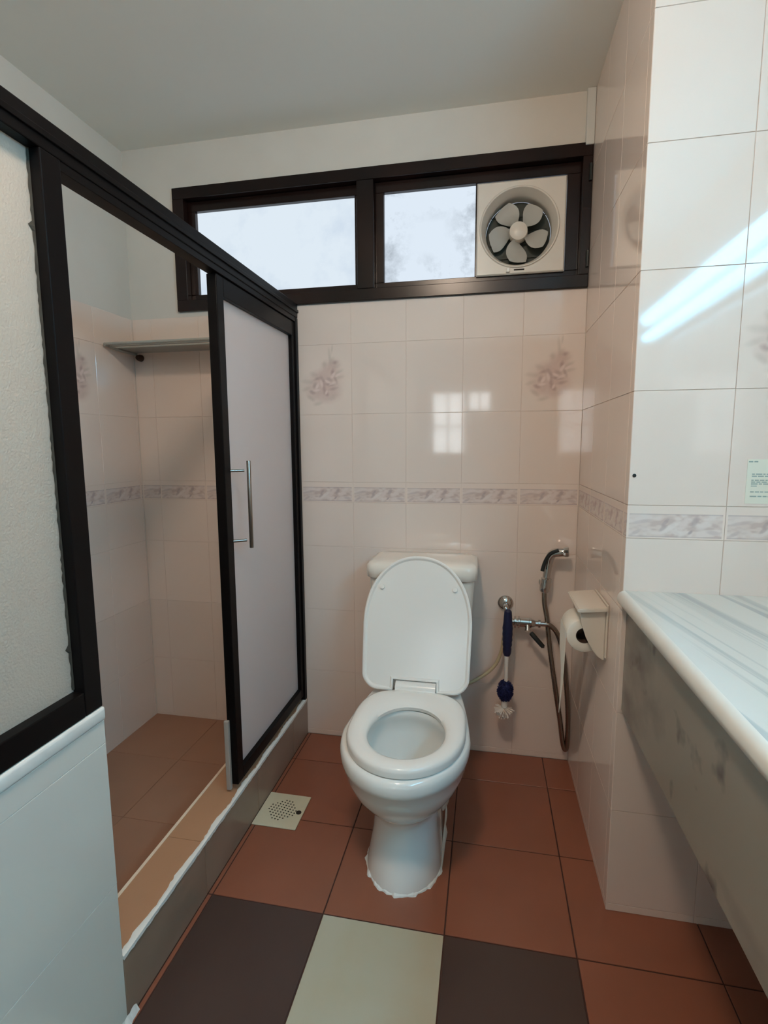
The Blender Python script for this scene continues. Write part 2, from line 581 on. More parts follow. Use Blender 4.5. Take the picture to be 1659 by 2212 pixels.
# ------------------------------------------------------------------ large structure
XL, XR, CEIL, YF = -1.68, 0.0, 2.25, -2.75
PIER_Y, XV = -0.631, 0.62
WX0, WX1, WZ0, WZ1 = -1.474, -0.001, 1.658, 2.095      # window opening
TH = 0.12

bm = new_bm()
box(bm, XL - TH, XV + TH, TT, TT + TH, -0.1, WZ0)
box(bm, XL - TH, XV + TH, TT, TT + TH, WZ1, CEIL + .1)
box(bm, XL - TH, WX0, TT, TT + TH, WZ0, WZ1)
box(bm, WX1, XV + TH, TT, TT + TH, WZ0, WZ1)
wall_back = struct('wall_back', bm, M['plaster'], 'cream tiled back wall behind the toilet, painted above the window')
SHOWER_TOP = 1.640  # tile-to-paint edge placed here to stand in for a soft shadow boundary
bcols = [XL] + [round(-1.6 + .2 * i, 3) for i in range(9)]
for i in range(9):
    u0, u1 = bcols[i], bcols[i + 1]
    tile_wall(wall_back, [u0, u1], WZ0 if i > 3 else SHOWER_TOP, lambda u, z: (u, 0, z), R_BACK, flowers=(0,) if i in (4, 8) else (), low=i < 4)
# grout bed shows as thin lines between the tiles
bm = new_bm()
box(bm, XL, -1.0, TT - .0006, TT + .0004, 0, SHOWER_TOP)
box(bm, -1.0, XR, TT - .0006, TT + .0004, 0, WZ0)
obj('grout', bm, M['grout'], wall_back)

bm = new_bm()
box(bm, XL - TH, XL - TT, YF - TH, TT, -0.1, CEIL + .1)
wall_left = struct('wall_left', bm, M['plaster'], 'tiled left wall of the shower with painted strip under the ceiling')
lcols = [-1.412 + .2 * i for i in range(8)] + [0]
lcols[-2] = -0.012 if abs(lcols[-2]) > .2 else lcols[-2]
for i in range(len(lcols) - 1):
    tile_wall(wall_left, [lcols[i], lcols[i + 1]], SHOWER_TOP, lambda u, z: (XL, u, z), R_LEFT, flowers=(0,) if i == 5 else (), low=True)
bm = new_bm()
box(bm, XL - TT - .0004, XL - TT + .0006, -1.412, 0, 0, SHOWER_TOP)
obj('grout', bm, M['grout'], wall_left)

bm = new_bm()
box(bm, XR + TT, XV + TH, PIER_Y + TT, TT, -0.1, CEIL + .1)
wall_right = struct('wall_right', bm, M['grout'], 'tiled pier beside the toilet with a bright face over the vanity')
tile_wall(wall_right, [0, .2, .4, .6, .631], CEIL, lambda u, z: (XR, -u, z), R_RIGHT)
tile_wall(wall_right, [0, .2, .4, XV], CEIL, lambda u, z: (u, PIER_Y, z), R_BACK, flowers=(1,))

bm = new_bm()
box(bm, XV, XV + TH, YF - TH, PIER_Y, -0.1, CEIL + .1)
wall_vanity = struct('wall_vanity', bm, M['tile'], 'side wall behind the vanity, added dark panel below the counter')
bm = new_bm()
box(bm, XV - .004, XV - .0005, YF + .001, PIER_Y - .001, 0.001, .77)  # unseen dark sheet added to keep the space under the counter dim
obj('added_dark_panel', bm, M['dark_panel'], wall_vanity)

bm = new_bm()
box(bm, XL - TH, XV + TH, YF - TH, TT + TH, CEIL, CEIL + .1)
ceiling = struct('ceiling', bm, M['ceiling'], 'plain off-white painted ceiling')

# floor: slab and tiles
bm = new_bm()
box(bm, XL - TH, XV + TH, YF - TH, TT + TH, -0.12, -TT)
floor = struct('floor', bm, M['floor_grout'], 'terracotta tiled floor with dark brown and cream tiles in front')
fx = [-1.0, -.987, -.688, -.389, -.090, .209, .508, XV]
fy = [0, -.176, -.475, -.7745, -1.100, -1.374, -1.673, -1.972, -2.271, -2.57, YF]
for i in range(len(fx) - 1):
    for k in range(len(fy) - 1):
        if fx[i] >= 0 and fy[k + 1] > PIER_Y:
            continue
        m = M['terracotta']
        y1 = fy[k]
        if k >= 3 and 1 <= i <= 3:
            m = M['cream_tile'] if (i + k) % 2 else M['dark_tile']
        w = fx[i + 1] - fx[i]
        tile(floor, 'floor_tile', w, y1 - fy[k + 1], m, (fx[i], fy[k + 1], 0), R_FLOOR, tilt=0.0006, gap=.0034)

# ---- shower: raised tray tiles, kerb, low wall
SH_Z, KX0, KX1, KZ = 0.015, -1.108, -1.0, 0.148
LW_Y, LW_Z = -1.082, 0.675
bm = new_bm()
box(bm, XL + .0005, KX0, YF, 0, -TT + .0002, SH_Z - TT)
tray = struct('floor_shower', bm, M['floor_grout'], 'brown tiled shower floor behind the kerb')
sx = [XL, -1.395, KX0]
sy = [0, -.285, -.585, -.885, -1.185, -1.485]
for i in range(2):
    for k in range(5):
        tile(tray, 'shower_floor_tile', sx[i + 1] - sx[i], sy[k] - sy[k + 1], M['shower_tile'], (sx[i], sy[k + 1], SH_Z), R_FLOOR, tilt=.0006)

bm = new_bm()
box(bm, KX0 + TT, KX1 - TT, LW_Y, -0.0005, -TT + .0002, KZ - TT)
kerb = struct('trim_1', bm, M['floor_grout'], 'raised tiled shower kerb with white sealant along its edge')
ky = [LW_Y, -.777, -.463, -.158, 0]
for k in range(4):
    tile(kerb, 'kerb_face_tile', ky[k + 1] - ky[k], KZ, M['kerb_face'], (KX1, ky[k], 0), R_LEFT, gap=.0022)
    tile(kerb, 'kerb_top_tile', KX1 - KX0, ky[k + 1] - ky[k], M['kerb_top'], (KX0, ky[k], KZ), R_FLOOR, tilt=.0004)
    tile(kerb, 'kerb_inner_tile', ky[k + 1] - ky[k], KZ - SH_Z, M['shower_tile'], (KX0, ky[k + 1], SH_Z), R_RIGHT)
# ragged bead of white sealant along the front top edge
rings = []
random.seed(3)
for k in range(110):
    y = LW_Y + (-.012 - LW_Y) * k / 109
    wv = 0.0105 + 0.003 * math.sin(k * .37) + random.uniform(-.002, .002)
    rings.append([(KX1 + .0022, y, KZ - .006 - random.uniform(0, .003)), (KX1 + .002, y, KZ + .0008), (KX1 - wv * .4, y, KZ + .0024),
                  (KX1 - wv, y, KZ + .0004), (KX1 - wv * .8, y, KZ - .0004)])
bm = new_bm(); loft(bm, rings)
obj('sealant_bead', bm, M['caulk'], kerb, True)
bm = new_bm(); box(bm, KX0 - .003, KX0 + .005, LW_Y, -.004, KZ - .004, KZ + .0015, .001)
obj('cream_edging', bm, M['cream_edge'], kerb)

bm = new_bm()
LX0, LX1 = -1.112, -1.0
box(bm, LX0 + TT, LX1 - TT, YF, LW_Y - TT, -TT + .0002, LW_Z - .03)
lowwall = struct('wall_partition', bm, M['white_grout'], 'low white tiled half-wall at the left under the frosted screen')
ly = [YF, -2.292, -1.992, -1.692, -1.392, LW_Y]
for k in range(5):
    for z0, z1 in ((0, .31), (.31, .603), (.603, .648)):
        tile(lowwall, 'half_wall_tile', ly[k + 1] - ly[k], z1 - z0, M['white_tile'], (LX1, ly[k], z0), R_LEFT)
for z0, z1 in ((0, .31), (.31, .603), (.603, .648)):
    # end face looks +Y toward the shower opening
    tile(lowwall, 'half_wall_end_tile', LX1 - LX0, z1 - z0, M['white_tile'], (LX1, LW_Y, z0), Matrix.Rotation(math.pi, 3, 'Z'))
bm = new_bm(); box(bm, LX0 - .003, LX1 + .004, YF, LW_Y + .002, LW_Z - .027, LW_Z, .006, 3)
obj('coping', bm, M['caulk'], lowwall, True)
# crumbs of sealant at the foot of the half-wall
rings = []
for k in range(12):
    y = LW_Y - .05 + .075 * k / 11
    w = .006 + random.uniform(0, .006)
    rings.append([(LX1, y, 0.0002), (LX1 + w, y, 0.0002), (LX1 + .001, y, .010 + random.uniform(0, .01))])
bm = new_bm(); loft(bm, rings)
obj('sealant_patch', bm, M['caulk'], lowwall)

# ------------------------------------------------------------------ window
win = tag(bpy.data.objects.new('window_1', None), 'high dark wooden window with two frosted panes across the back wall', None, 'structure')
COL.objects.link(win)
win.location = (WX0, 0, WZ0)
FY0, FY1 = -.012, .07
bm = new_bm()
box(bm, WX0, WX1, FY0, FY1, WZ1 - .040, WZ1, .002)
box(bm, WX0, WX1, FY0, FY1, WZ0, WZ0 + .040, .002)
box(bm, WX0, WX0 + .045, FY0, FY1, WZ0 + .040, WZ1 - .040, .002)
box(bm, WX1 - .030, WX1, FY0, FY1, WZ0 + .040, WZ1 - .040, .002)
obj('window_frame', bm, M['wood'], win)
bm = new_bm()
box(bm, -.772, -.712, FY0 + .001, FY1, WZ0 + .040, WZ1 - .040, .002)
obj('mullion', bm, M['wood'], win)
GZ0, GZ1 = 1.722, 2.020


def sash(x0, x1, gx0, gx1, extra=None):
    bm = new_bm()
    y0, y1 = .018, .058
    z0, z1 = WZ0 + .040, WZ1 - .040
    box(bm, x0, x1, y0, y1, GZ1, z1, .0015)
    box(bm, x0, x1, y0, y1, z0, GZ0, .0015)
    box(bm, x0, gx0, y0, y1, GZ0, GZ1, .0015)
    box(bm, gx1, x1, y0, y1, GZ0, GZ1, .0015)
    if extra:
        box(bm, extra[0], extra[1], y0, y1, GZ0, GZ1, .001)
    return obj('window_sash', bm, M['wood'], win)


s1 = sash(WX0 + .045, -.772, -1.400, -.786)
bm = new_bm(); box(bm, -1.400, -.786, .036, .041, GZ0, GZ1)
obj('frosted_pane', bm, M['pane_l'], s1)
s2 = sash(-.712, WX1 - .030, -.681, -.073, (-.366, -.361))
bm = new_bm(); box(bm, -.681, -.366, .036, .041, GZ0, GZ1)
obj('frosted_pane', bm, M['pane_r'], s2)
for z in (2.005, 1.745):
    bm = new_bm()
    lathe(bm, [(0, 0), (.005, 0), (.005, .05), (0, .05)], 10, Matrix.Translation((WX1 - .006, FY0 - .002, z - .025)))
    obj('hinge', bm, M['black'], win, True)

# exhaust fan in the right half of the window
FCX, FCZ = -.2225, 1.866
fan = thing('exhaust_fan', (FCX, .0, 1.718), 'square cream exhaust fan with grey blades set in the window', 'fan')
bm = new_bm()
hx0, hx1, hz0, hz1 = -.361, -.075, 1.718, 2.013
seg = 64
R0, R1 = .127, .108
outer = []
for k in range(seg):
    a = 2 * math.pi * k / seg
    c, s = math.cos(a), math.sin(a)
    q = 1 / max(abs(c), abs(s))
    outer.append((c * q, s * q))
cx, cz = (hx0 + hx1) / 2, (hz0 + hz1) / 2
hw_, hh_ = (hx1 - hx0) / 2, (hz1 - hz0) / 2
ringof = lambda r, y, dz=0: [(FCX + r * math.cos(2 * math.pi * k / seg), y, FCZ + dz + r * math.sin(2 * math.pi * k / seg)) for k in range(seg)]
sq = lambda f, y: [(cx + u * (hw_ - f), y, cz + v * (hh_ - f)) for u, v in outer]
loft(bm, [sq(0, .0178), sq(0, .010), sq(.004, .006), ringof(R0 + .003, .006), ringof(R0, .002), ringof(R0 - .004, .004), ringof(R0 - .010, .020), ringof(R1 + .002, .036), ringof(R1, .048), ringof(R1 + .001, .084)],
     cap0=False, cap1=False)
obj('fan_housing', bm, M['fan_plastic'], fan, True, 30)
bm = new_bm()
lathe(bm, [(0, 0), (R1, 0), (R1, .004), (0, .004)], 48, along((FCX, .084, FCZ), (0, 1, 0)))
for k in range(4):
    box(bm, FCX - .095, FCX + .095, .079, .082, FCZ - .075 + k * .045, FCZ - .073 + k * .045)
obj('rear_shutter', bm, M['fan_dark'], fan)
bm = new_bm()
lathe(bm, [(.031, .03), (.031, .005), (.029, -.004), (.018, -.009), (0, -.010)], 32, along((FCX, .040, FCZ), (0, 1, 0)))
obj('fan_hub', bm, M['fan_plastic'], fan, True)
bmesh_blade = None
for b in range(5):
    a0 = math.radians(112 + 72 * b)
    bm = new_bm()
    rings = []
    for i in range(9):
        r = .026 + (.098 - .026) * i / 8
        half = .36 + .16 * math.sin(math.pi * min(1, (i / 8) * .95)) - .10 * (i / 8) ** 4
        ring = []
        for j, (sgn, off) in enumerate([(-1, 0), (-.5, 0), (0, 0), (.5, 0), (1, 0), (1, 1), (.5, 1), (0, 1), (-.5, 1), (-1, 1)]):
            a = a0 + sgn * half * (.9 if i < 2 else 1) + .25 * (i / 8)
            y = .050 + .012 * sgn * (1 - .2 * i / 8) + off * .0018
            ring.append((FCX + r * math.cos(a), y, FCZ + r * math.sin(a)))
        rings.append(ring)
    loft(bm, rings)
    obj('fan_blade', bm, M['fan_blade'], fan, True)
bm = new_bm(); box(bm, -.262, -.249, -.001, .007, 1.724, 1.738, .002)
obj('pull_knob', bm, M['plastic'], fan)
bm = new_bm(); box(bm, -.236, -.202, 0.0052, 0.0064, 1.729, 1.7335, .0004)
tag(obj('maker_plate', bm, M['hole'], fan), 'tiny dark illegible maker plate')

# white cable trunking in the corner above the window
bm = new_bm(); box(bm, -.026, -.0005, -.016, .0015, 2.086, CEIL - .0005, .002)
trunk = obj('cable_trunking', bm, M['trunk'])
tag(trunk, 'short white cable trunking in the top right corner above the window', 'trunking')

# ------------------------------------------------------------------ shower screen (fixed) and door
PX0, PX1 = -1.040, -1.0
screen = thing('shower_screen', (-1.02, LW_Y, LW_Z), 'fixed frosted shower screen in dark frame standing on the half-wall', 'shower screen')
bm = new_bm()
box(bm, PX0, PX1, -2.5, -.0008, 1.612, 1.662, .002)
box(bm, PX0 + .006, PX1 - .002, -1.09, -.0008, 1.596, 1.612, .001)
box(bm, PX1 - .0005, PX1 + .004, -2.5, -.0008, 1.630, 1.640, .001)
obj('header_rail', bm, M['dark_alu'], screen)
bm = new_bm(); box(bm, PX0, PX1, -1.124, -1.083, LW_Z + .0003, 1.612, .002)
obj('post', bm, M['dark_alu'], screen)
bm = new_bm(); box(bm, PX0, PX1, -2.5, -1.124, LW_Z + .0003, LW_Z + .046, .002)
obj('bottom_rail', bm, M['dark_alu'], screen)
bm = new_bm(); box(bm, PX0 + .012, PX0 + .018, -2.5, -1.123, LW_Z + .045, 1.613)
obj('frosted_pane', bm, M['frost_grain'], screen)
# grimy bead of old sealant between pane and post
rings = []
random.seed(11)
for k in range(120):
    z = LW_Z + .05 + (.9) * k / 119
    w = .003 + random.uniform(0, .0025) + (.008 if random.random() < .03 else 0)
    rings.append([(PX0 + .0185, -1.1235, z), (PX0 + .021, -1.1235, z), (PX0 + .0187, -1.1235 - w, z)])
bm = new_bm(); loft(bm, rings)
obj('sealant_bead', bm, M['grime'], screen)
bm = new_bm(); box(bm, PX0 + .003, PX1, -.022, -.0008, KZ + .001, 1.612, .0015)
obj('wall_jamb', bm, M['dark_alu'], screen)

DY0, DY1, DZ0, DZ1 = -.578, -.023, .168, 1.594
door = thing('shower_door', (-1.02, DY0, DZ0), 'frosted shower door in dark frame with a steel bar handle', 'door')
DX0, DX1 = -1.034, -1.006
bm = new_bm(); box(bm, DX0, DX1, DY0, DY0 + .036, DZ0, DZ1, .002)
obj('stile', bm, M['dark_alu'], door)
bm = new_bm(); box(bm, DX0, DX1, DY1 - .022, DY1, DZ0, DZ1, .002)
obj('stile', bm, M['dark_alu'], door)
bm = new_bm(); box(bm, DX0, DX1, DY0 + .036, DY1 - .022, DZ0, DZ0 + .036, .002)
obj('rail', bm, M['dark_alu'], door)
bm = new_bm(); box(bm, DX0, DX1, DY0 + .036, DY1 - .022, DZ1 - .050, DZ1, .002)
obj('rail', bm, M['dark_alu'], door)
bm = new_bm(); box(bm, DX0 + .008, DX0 + .013, DY0 + .035, DY1 - .021, DZ0 + .035, DZ1 - .049)
obj('frosted_pane', bm, M['frost'], door)
bm = new_bm(); box(bm, DX0 - .004, DX0 + .010, DY0 - .012, DY0 - .0003, DZ0 - .012, DZ0 + .20, .002)
tag(obj('edge_seal', bm, M['seal'], door), 'pale strip along the lower edge of the door')
hy = DY0 + .055
hnd = None
bm = new_bm(); lathe(bm, [(0, 0), (.0055, .0), (.006, .001), (.006, .247), (.0055, .248), (0, .248)], 20, Matrix.Translation((DX1 + .038, hy + .012, .862)))
hnd = obj('handle', bm, M['steel'], door, True)
for z in (.885, 1.083):
    bm = new_bm(); lathe(bm, [(0, 0), (.0045, 0), (.0045, .048), (0, .048)], 14, along((DX1 - .0105, DY0 + .030, z), (.048, .037, 0)))
    obj('handle_stud', bm, M['steel'], hnd, True)

# shelf in the shower corner
SZ = 1.512
shelf = thing('shower_shelf', (-1.675, 0, SZ), 'grey corner shelf with rail high on the shower wall', 'shelf')
bm = new_bm()
box(bm, -1.668, -1.12, -.115, -.004, SZ, SZ + .006, .002)
obj('shelf_plate', bm, M['shelf'], shelf)
for y in (-.172, -.142):
    bm = new_bm(); tube(bm, [(-1.672, y, SZ + .006), (-1.12, y, SZ + .006)], .0055, 10, 0)
    obj('rail', bm, M['shelf'], shelf, True)
for x in (-1.668, -1.125):
    bm = new_bm(); tube(bm, [(x, -.004, SZ - .002), (x, -.10, SZ - .003), (x, -.176, SZ + .005)], .006, 10, 6)
    obj('end_rail', bm, M['shelf'], shelf, True)
for x in (-1.650, -1.14):
    bm = new_bm(); lathe(bm, [(0, 0), (.013, 0), (.013, .010), (.009, .022), (0, .022)], 16, along((x, -.0002, SZ - .018), (0, -1, 0)))
    obj('mount', bm, M['rust'], shelf, True)

# ------------------------------------------------------------------ floor drain
dr = thing('floor_drain', (-.927, -.449, 0), 'square cream floor drain cover with small holes beside the kerb', 'drain')
bm = new_bm(); box(bm, -.998, -.857, -.523, -.374, .0002, .0042, .0015)
obj('cover', bm, M['drain'], dr)
bm = new_bm()
for i in range(-4, 5):
    for k in range(-4, 5):
        if i * i + k * k > 17:
            continue
        px, py = -.927 + i * .0105 + k * .002, -.449 + k * .0105 - i * .002
        lathe(bm, [(0, 0), (.0026, 0), (.0026, .0004), (0, .0004)], 8, Matrix.Translation((px, py, .0041)))
ho = obj('drain_hole', bm, M['hole'], dr)
ho['kind'] = 'stuff'
bm = new_bm(); lathe(bm, [(.006, 0), (.0085, 0), (.0085, .0012), (.006, .0012)], 20, Matrix.Translation((-.872, -.452, .0041)))
obj('lifting_ring', bm, M['hole'], dr)

# ------------------------------------------------------------------ toilet
TX = -.517


def outline(n, cx, yw, hw, yfront, yback, nf=2.0, nb=2.6):
    """closed outline; yw = y of the widest point, front is toward -Y"""
    pts = []
    for k in range(n):
        a = 2 * math.pi * k / n
        c, s = math.cos(a), math.sin(a)
        e = nf if s < 0 else nb
        x = cx + hw * math.copysign(abs(c) ** (2 / e), c)
        y = yw + (abs(s) ** (2 / e)) * ((yfront - yw) if s < 0 else (yback - yw))
        pts.append((x, y))
    return pts


toilet = thing('toilet', (TX, -.4, 0), 'white close-coupled toilet with its lid raised against the tank', 'toilet')
NS = 72
secs = [  # z, front, back, half width, y of widest
    (.000, -.690, -.12, .104, -.56), (.012, -.688, -.12, .103, -.56), (.05, -.668, -.12, .096, -.55), (.10, -.652, -.12, .089, -.54), (.150, -.648, -.11, .088, -.53), (.168, -.652, -.11, .090, -.53),
    (.180, -.662, -.10, .100, -.52), (.197, -.684, -.09, .115, -.52), (.22, -.708, -.08, .131, -.53), (.255, -.737, -.06, .151, -.54), (.29, -.755, -.045, .165, -.54), (.320, -.764, -.04, .1715, -.54),
    (.324, -.7675, -.04, .1745, -.54), (.335, -.770, -.035, .1765, -.54), (.350, -.770, -.035, .1770, -.54), (.362, -.765, -.035, .174, -.54), (.367, -.755, -.035, .168, -.54)]
rings = []
for z, f, b, h, yw in secs:
    nb = 3.0 if z < .2 else 2.2
    o = outline(NS, TX, yw, h, f, b, 2.0, nb)
    # narrow the rear part of the rim towards the tank
    rings.append([(x if y < yw else TX + (x - TX) * (1 - .22 * (y - yw) / (b - yw)), y, z) for x, y in o])
inner = [(.367, -.735, -.43, .125), (.352, -.732, -.435, .122), (.335, -.742, -.425, .130), (.30, -.735, -.43, .125), (.25, -.708, -.44, .108), (.20, -.672, -.455, .082), (.17, -.645, -.465, .066), (.14, -.62, -.48, .048)]
for z, f, b, h in inner:
    rings.append([(x, y, z) for x, y in outline(NS, TX, -.58, h, f, b, 2.0, 2.0)])
bm = new_bm(); loft(bm, rings)
obj('bowl', bm, M['porcelain'], toilet, True, 60)
bm = new_bm()
loft(bm, [[(x, y, .152) for x, y in outline(40, TX, -.56, .054, -.629, -.475, 2, 2)], [(x, y, .1525) for x, y in outline(40, TX, -.56, .054, -.629, -.475, 2, 2)]])
mwat, ntw, bw = new_mat('water')
bw.inputs['Base Color'].default_value = (.8, .9, .92, 1); bw.inputs['Roughness'].default_value = .02
bw.inputs['Transmission Weight'].default_value = 1.0; bw.inputs['IOR'].default_value = 1.33
obj('water', bm, mwat, toilet)
# foot flange and trapway bulge toward the wall
bm = new_bm()
rings = []
for z, e in ((0.0002, .022), (.018, .020), (.035, .006), (.10, .002), (.22, .004), (.30, .02), (.355, .045)):
    rings.append([(TX + (.086 + e) * u, -.245 + (.145 + e * .3) * v, z) for u, v in [(math.copysign(abs(math.cos(a)) ** .7, math.cos(a)), math.copysign(abs(math.sin(a)) ** .7, math.sin(a))) for a in [2 * math.pi * k / 40 for k in range(40)]]])
loft(bm, rings)
obj('trapway', bm, M['porcelain'], toilet, True, 50)
# tank, slightly tapered downward
bm = new_bm()


def rrect(cx, cy, hx, hy, r, n=6):
    pts = []
    for (sx, sy, a0) in ((1, 1, 0), (-1, 1, 90), (-1, -1, 180), (1, -1, 270)):
        for k in range(n + 1):
            a = math.radians(a0 + 90 * k / n)
            pts.append((cx + sx * (hx - r) + r * math.cos(a), cy + sy * (hy - r) + r * math.sin(a)))
    return pts


rings = []
for z, hx, hy, cy in ((.366, .135, .075, -.105), (.385, .150, .084, -.107), (.45, .160, .090, -.108), (.59, .170, .095, -.110), (.709, .176, .098, -.112)):
    rings.append([(x, y, z) for x, y in rrect(TX - .003, cy, hx, hy, .03)])
loft(bm, rings)
obj('tank', bm, M['tank_glaze'], toilet, True, 50)
bm = new_bm()
rings = []
for z, g in ((.7095, .004), (.713, .008), (.740, .010), (.753, .008), (.761, .001), (.765, -.012), (.766, -.05)):
    rings.append([(x, y, z) for x, y in rrect(TX - .003, -.113, .176 + g, .099 + g, .034)])
loft(bm, rings)
obj('tank_lid', bm, M['tank_glaze'], toilet, True, 60)
# seat ring
SZ0 = .371
bm = new_bm()
out_o = outline(NS, TX + .004, -.56, .160, -.757, -.345, 2.0, 3.4)
inn_o = outline(NS, TX + .006, -.575, .103, -.697, -.435, 2.0, 2.1)
prof = [(1.0, .000), (1.0, .012), (.96, .019), (.86, .0235), (.6, .0245), (.3, .022), (.10, .017), (0.0, .010), (.02, .0)]
rings = []
for fx_, z in prof:
    rings.append([(i[0] + (o[0] - i[0]) * fx_, i[1] + (o[1] - i[1]) * fx_, SZ0 + z) for o, i in zip(out_o, inn_o)])
loft(bm, rings, closed=True)
obj('seat', bm, M['plastic'], toilet, True, 60)
# hinge block between the lobes of the lid
bm = new_bm()
rings = []
for k in range(9):
    a = math.pi * k / 8
    rings.append([(TX + x, -.338 - .024 * math.cos(a), SZ0 + .014 + .030 * math.sin(a)) for x in (-.063, .063)])
Rv = [[bm.verts.new(p) for p in r] for r in rings]
for i in range(8):
    bm.faces.new((Rv[i][0], Rv[i][1], Rv[i + 1][1], Rv[i + 1][0]))
bm.faces.new([r[0] for r in Rv]); bm.faces.new([r[1] for r in Rv][::-1])
bm.faces.new((Rv[0][0], Rv[8][0], Rv[8][1], Rv[0][1]))
obj('hinge_block', bm, M['plastic'], toilet, True, 50)
# lid: local x across, v up along the lid; leans back on the tank
bm = new_bm()
LW, LLEN = .174, .425
pts = []
NL = 40
for k in range(NL + 1):
    a = math.pi * k / NL
    pts.append((LW * math.copysign(abs(math.cos(a)) ** (2 / 2.15), math.cos(a)), .205 + (LLEN - .205) * math.sin(a) ** (2 / 2.15)))
rc = .055
for k in range(1, 9):       # left lower corner
    a = math.pi + math.pi / 2 * k / 8
    pts.append((-LW + .004 + rc + rc * math.cos(a), rc + rc * math.sin(a)))
nw, nh = .068, .034
pts += [(-nw - .004, 0), (-nw, .004), (-nw, nh), (nw, nh), (nw, .004), (nw + .004, 0)]
for k in range(0, 8):
    a = -math.pi / 2 + math.pi / 2 * k / 8
    pts.append((LW - .004 - rc + rc * math.cos(a), rc + rc * math.sin(a)))
f0 = bm.faces.new([bm.verts.new((x, 0, v)) for x, v in pts])
ex = bmesh.ops.extrude_face_region(bm, geom=[f0])
vs = [g for g in ex['geom'] if isinstance(g, bmesh.types.BMVert)]
bmesh.ops.translate(bm, verts=vs, vec=(0, -.016, 0))
front = [g for g in ex['geom'] if isinstance(g, bmesh.types.BMFace)][0]
bmesh.ops.inset_region(bm, faces=[front], thickness=.0035, depth=.002)
bmesh.ops.inset_region(bm, faces=[front], thickness=.004, depth=0)
bmesh.ops.inset_region(bm, faces=[front], thickness=.006, depth=-.0055)
lid = obj('lid', bm, M['plastic'], toilet, True, 25)
LROT = Matrix.Rotation(math.radians(-17.0), 4, 'X')
LM = Matrix.Translation((TX - .004, -.333, SZ0 + .010)) @ LROT
lid.matrix_parent_inverse = Matrix.Identity(4)
lid.matrix_basis = Matrix.Translation(-Vector(toilet.location)) @ LM
for sx in (-1, 1):
    bm = new_bm(); lathe(bm, [(0, 0), (.008, 0), (.0075, .006), (0, .007)], 16, along((sx * .118, -.0128, .322), (0, -1, 0)))
    bo = obj('bumper', bm, M['plastic'], None, True)
    bo.parent = lid
# ragged mortar where the foot meets the floor
random.seed(5)
rings = []
bo = outline(96, TX, -.56, .104, -.690, -.12, 2.0, 3.0)
for k, (x, y) in enumerate(bo):
    d = Vector((x - TX, y + .5, 0)).normalized()
    w = .0015 + random.uniform(0, .004) + (.004 if math.sin(k * .9) > .85 else 0)
    hgt = .003 + random.uniform(0, .006)
    p = Vector((x, y, 0))
    rings.append([p - d * .004 + Vector((0, 0, .0002)), p + d * w + Vector((0, 0, .0002)), p + d * w * .6 + Vector((0, 0, hgt * .5)), p - d * .004 + Vector((0, 0, hgt))])
bm = new_bm(); loft(bm, rings, closed=True)
obj('mortar_bead', bm, M['caulk'], toilet)

# ------------------------------------------------------------------ water pipe, valve, sprayer
VX, VZ = -.236, .583
valve = thing('angle_valve', (VX, 0, VZ), 'chrome stop valve with black lever on the wall right of the toilet', 'valve')
bm = new_bm(); lathe(bm, [(0, .0003), (.028, .0003), (.0285, .003), (.025, .010), (.014, .016), (.010, .018), (.010, .034), (0, .034)], 28, along((VX, 0, VZ), (0, -1, 0)))
obj('wall_rose', bm, M['chrome'], valve, True)
bm = new_bm(); tube(bm, [(VX, -.03, VZ), (VX, -.046, VZ - .004), (VX + .003, -.05, VZ - .02), (VX + .004, -.05, VZ - .055), (VX + .004, -.05, VZ - .075)], .0095, 14, 8)
obj('elbow', bm, M['chrome'], valve, True)
bm = new_bm()
vy, vz = -.05, .531
prof = [(0, 0), (.012, 0), (.012, .018), (.009, .019), (.009, .024), (.0155, .025), (.0155, .031), (.010, .032), (.010, .037), (.0155, .038), (.0155, .044), (.0125, .046), (.0125, .075),
        (.0135, .076), (.0135, .083), (.011, .086), (.0085, .096), (.0075, .098), (.0075, .106), (.0105, .107), (.0105, .114), (.0065, .116), (.0065, .135), (0, .135)]
lathe(bm, [(r * 1.36, h) for r, h in prof], 20, along((VX + .004, vy, vz), (1, 0, -.02)))
obj('valve_body', bm, M['chrome'], valve, True, 30)
bm = new_bm(); lathe(bm, [(0, 0), (.008, 0), (.008, .016), (.010, .017), (.010, .022), (0, .022)], 14, along((VX + .074, vy - .010, vz - .006), (0, -.6, -.8)))
obj('spindle', bm, M['chrome'], valve, True)
bm = new_bm()
d = Vector((.052, -.012, -.055)).normalized()
lathe(bm, [(0, 0), (.0075, .002), (.0085, .010), (.0080, .05), (.0075, .062), (0, .068)], 14, along((VX + .084, vy - .026, vz - .026), d))
obj('lever', bm, M['black'], valve, True)

# cream supply hose from the valve to the tank
bm = new_bm()
tube(bm, [(VX + .004, -.050, .506), (VX - .006, -.050, .47), (VX - .012, -.050, .42), (VX - .035, -.055, .365), (VX - .085, -.066, .322), (TX + .140, -.085, .300), (TX + .115, -.095, .33), (TX + .110, -.10, .366)], .0062, 10, 10)
o = obj('supply_hose', bm, M['cream_hose'], None, True)
tag(o, 'cream flexible supply hose curving from the valve to the toilet tank', 'hose')

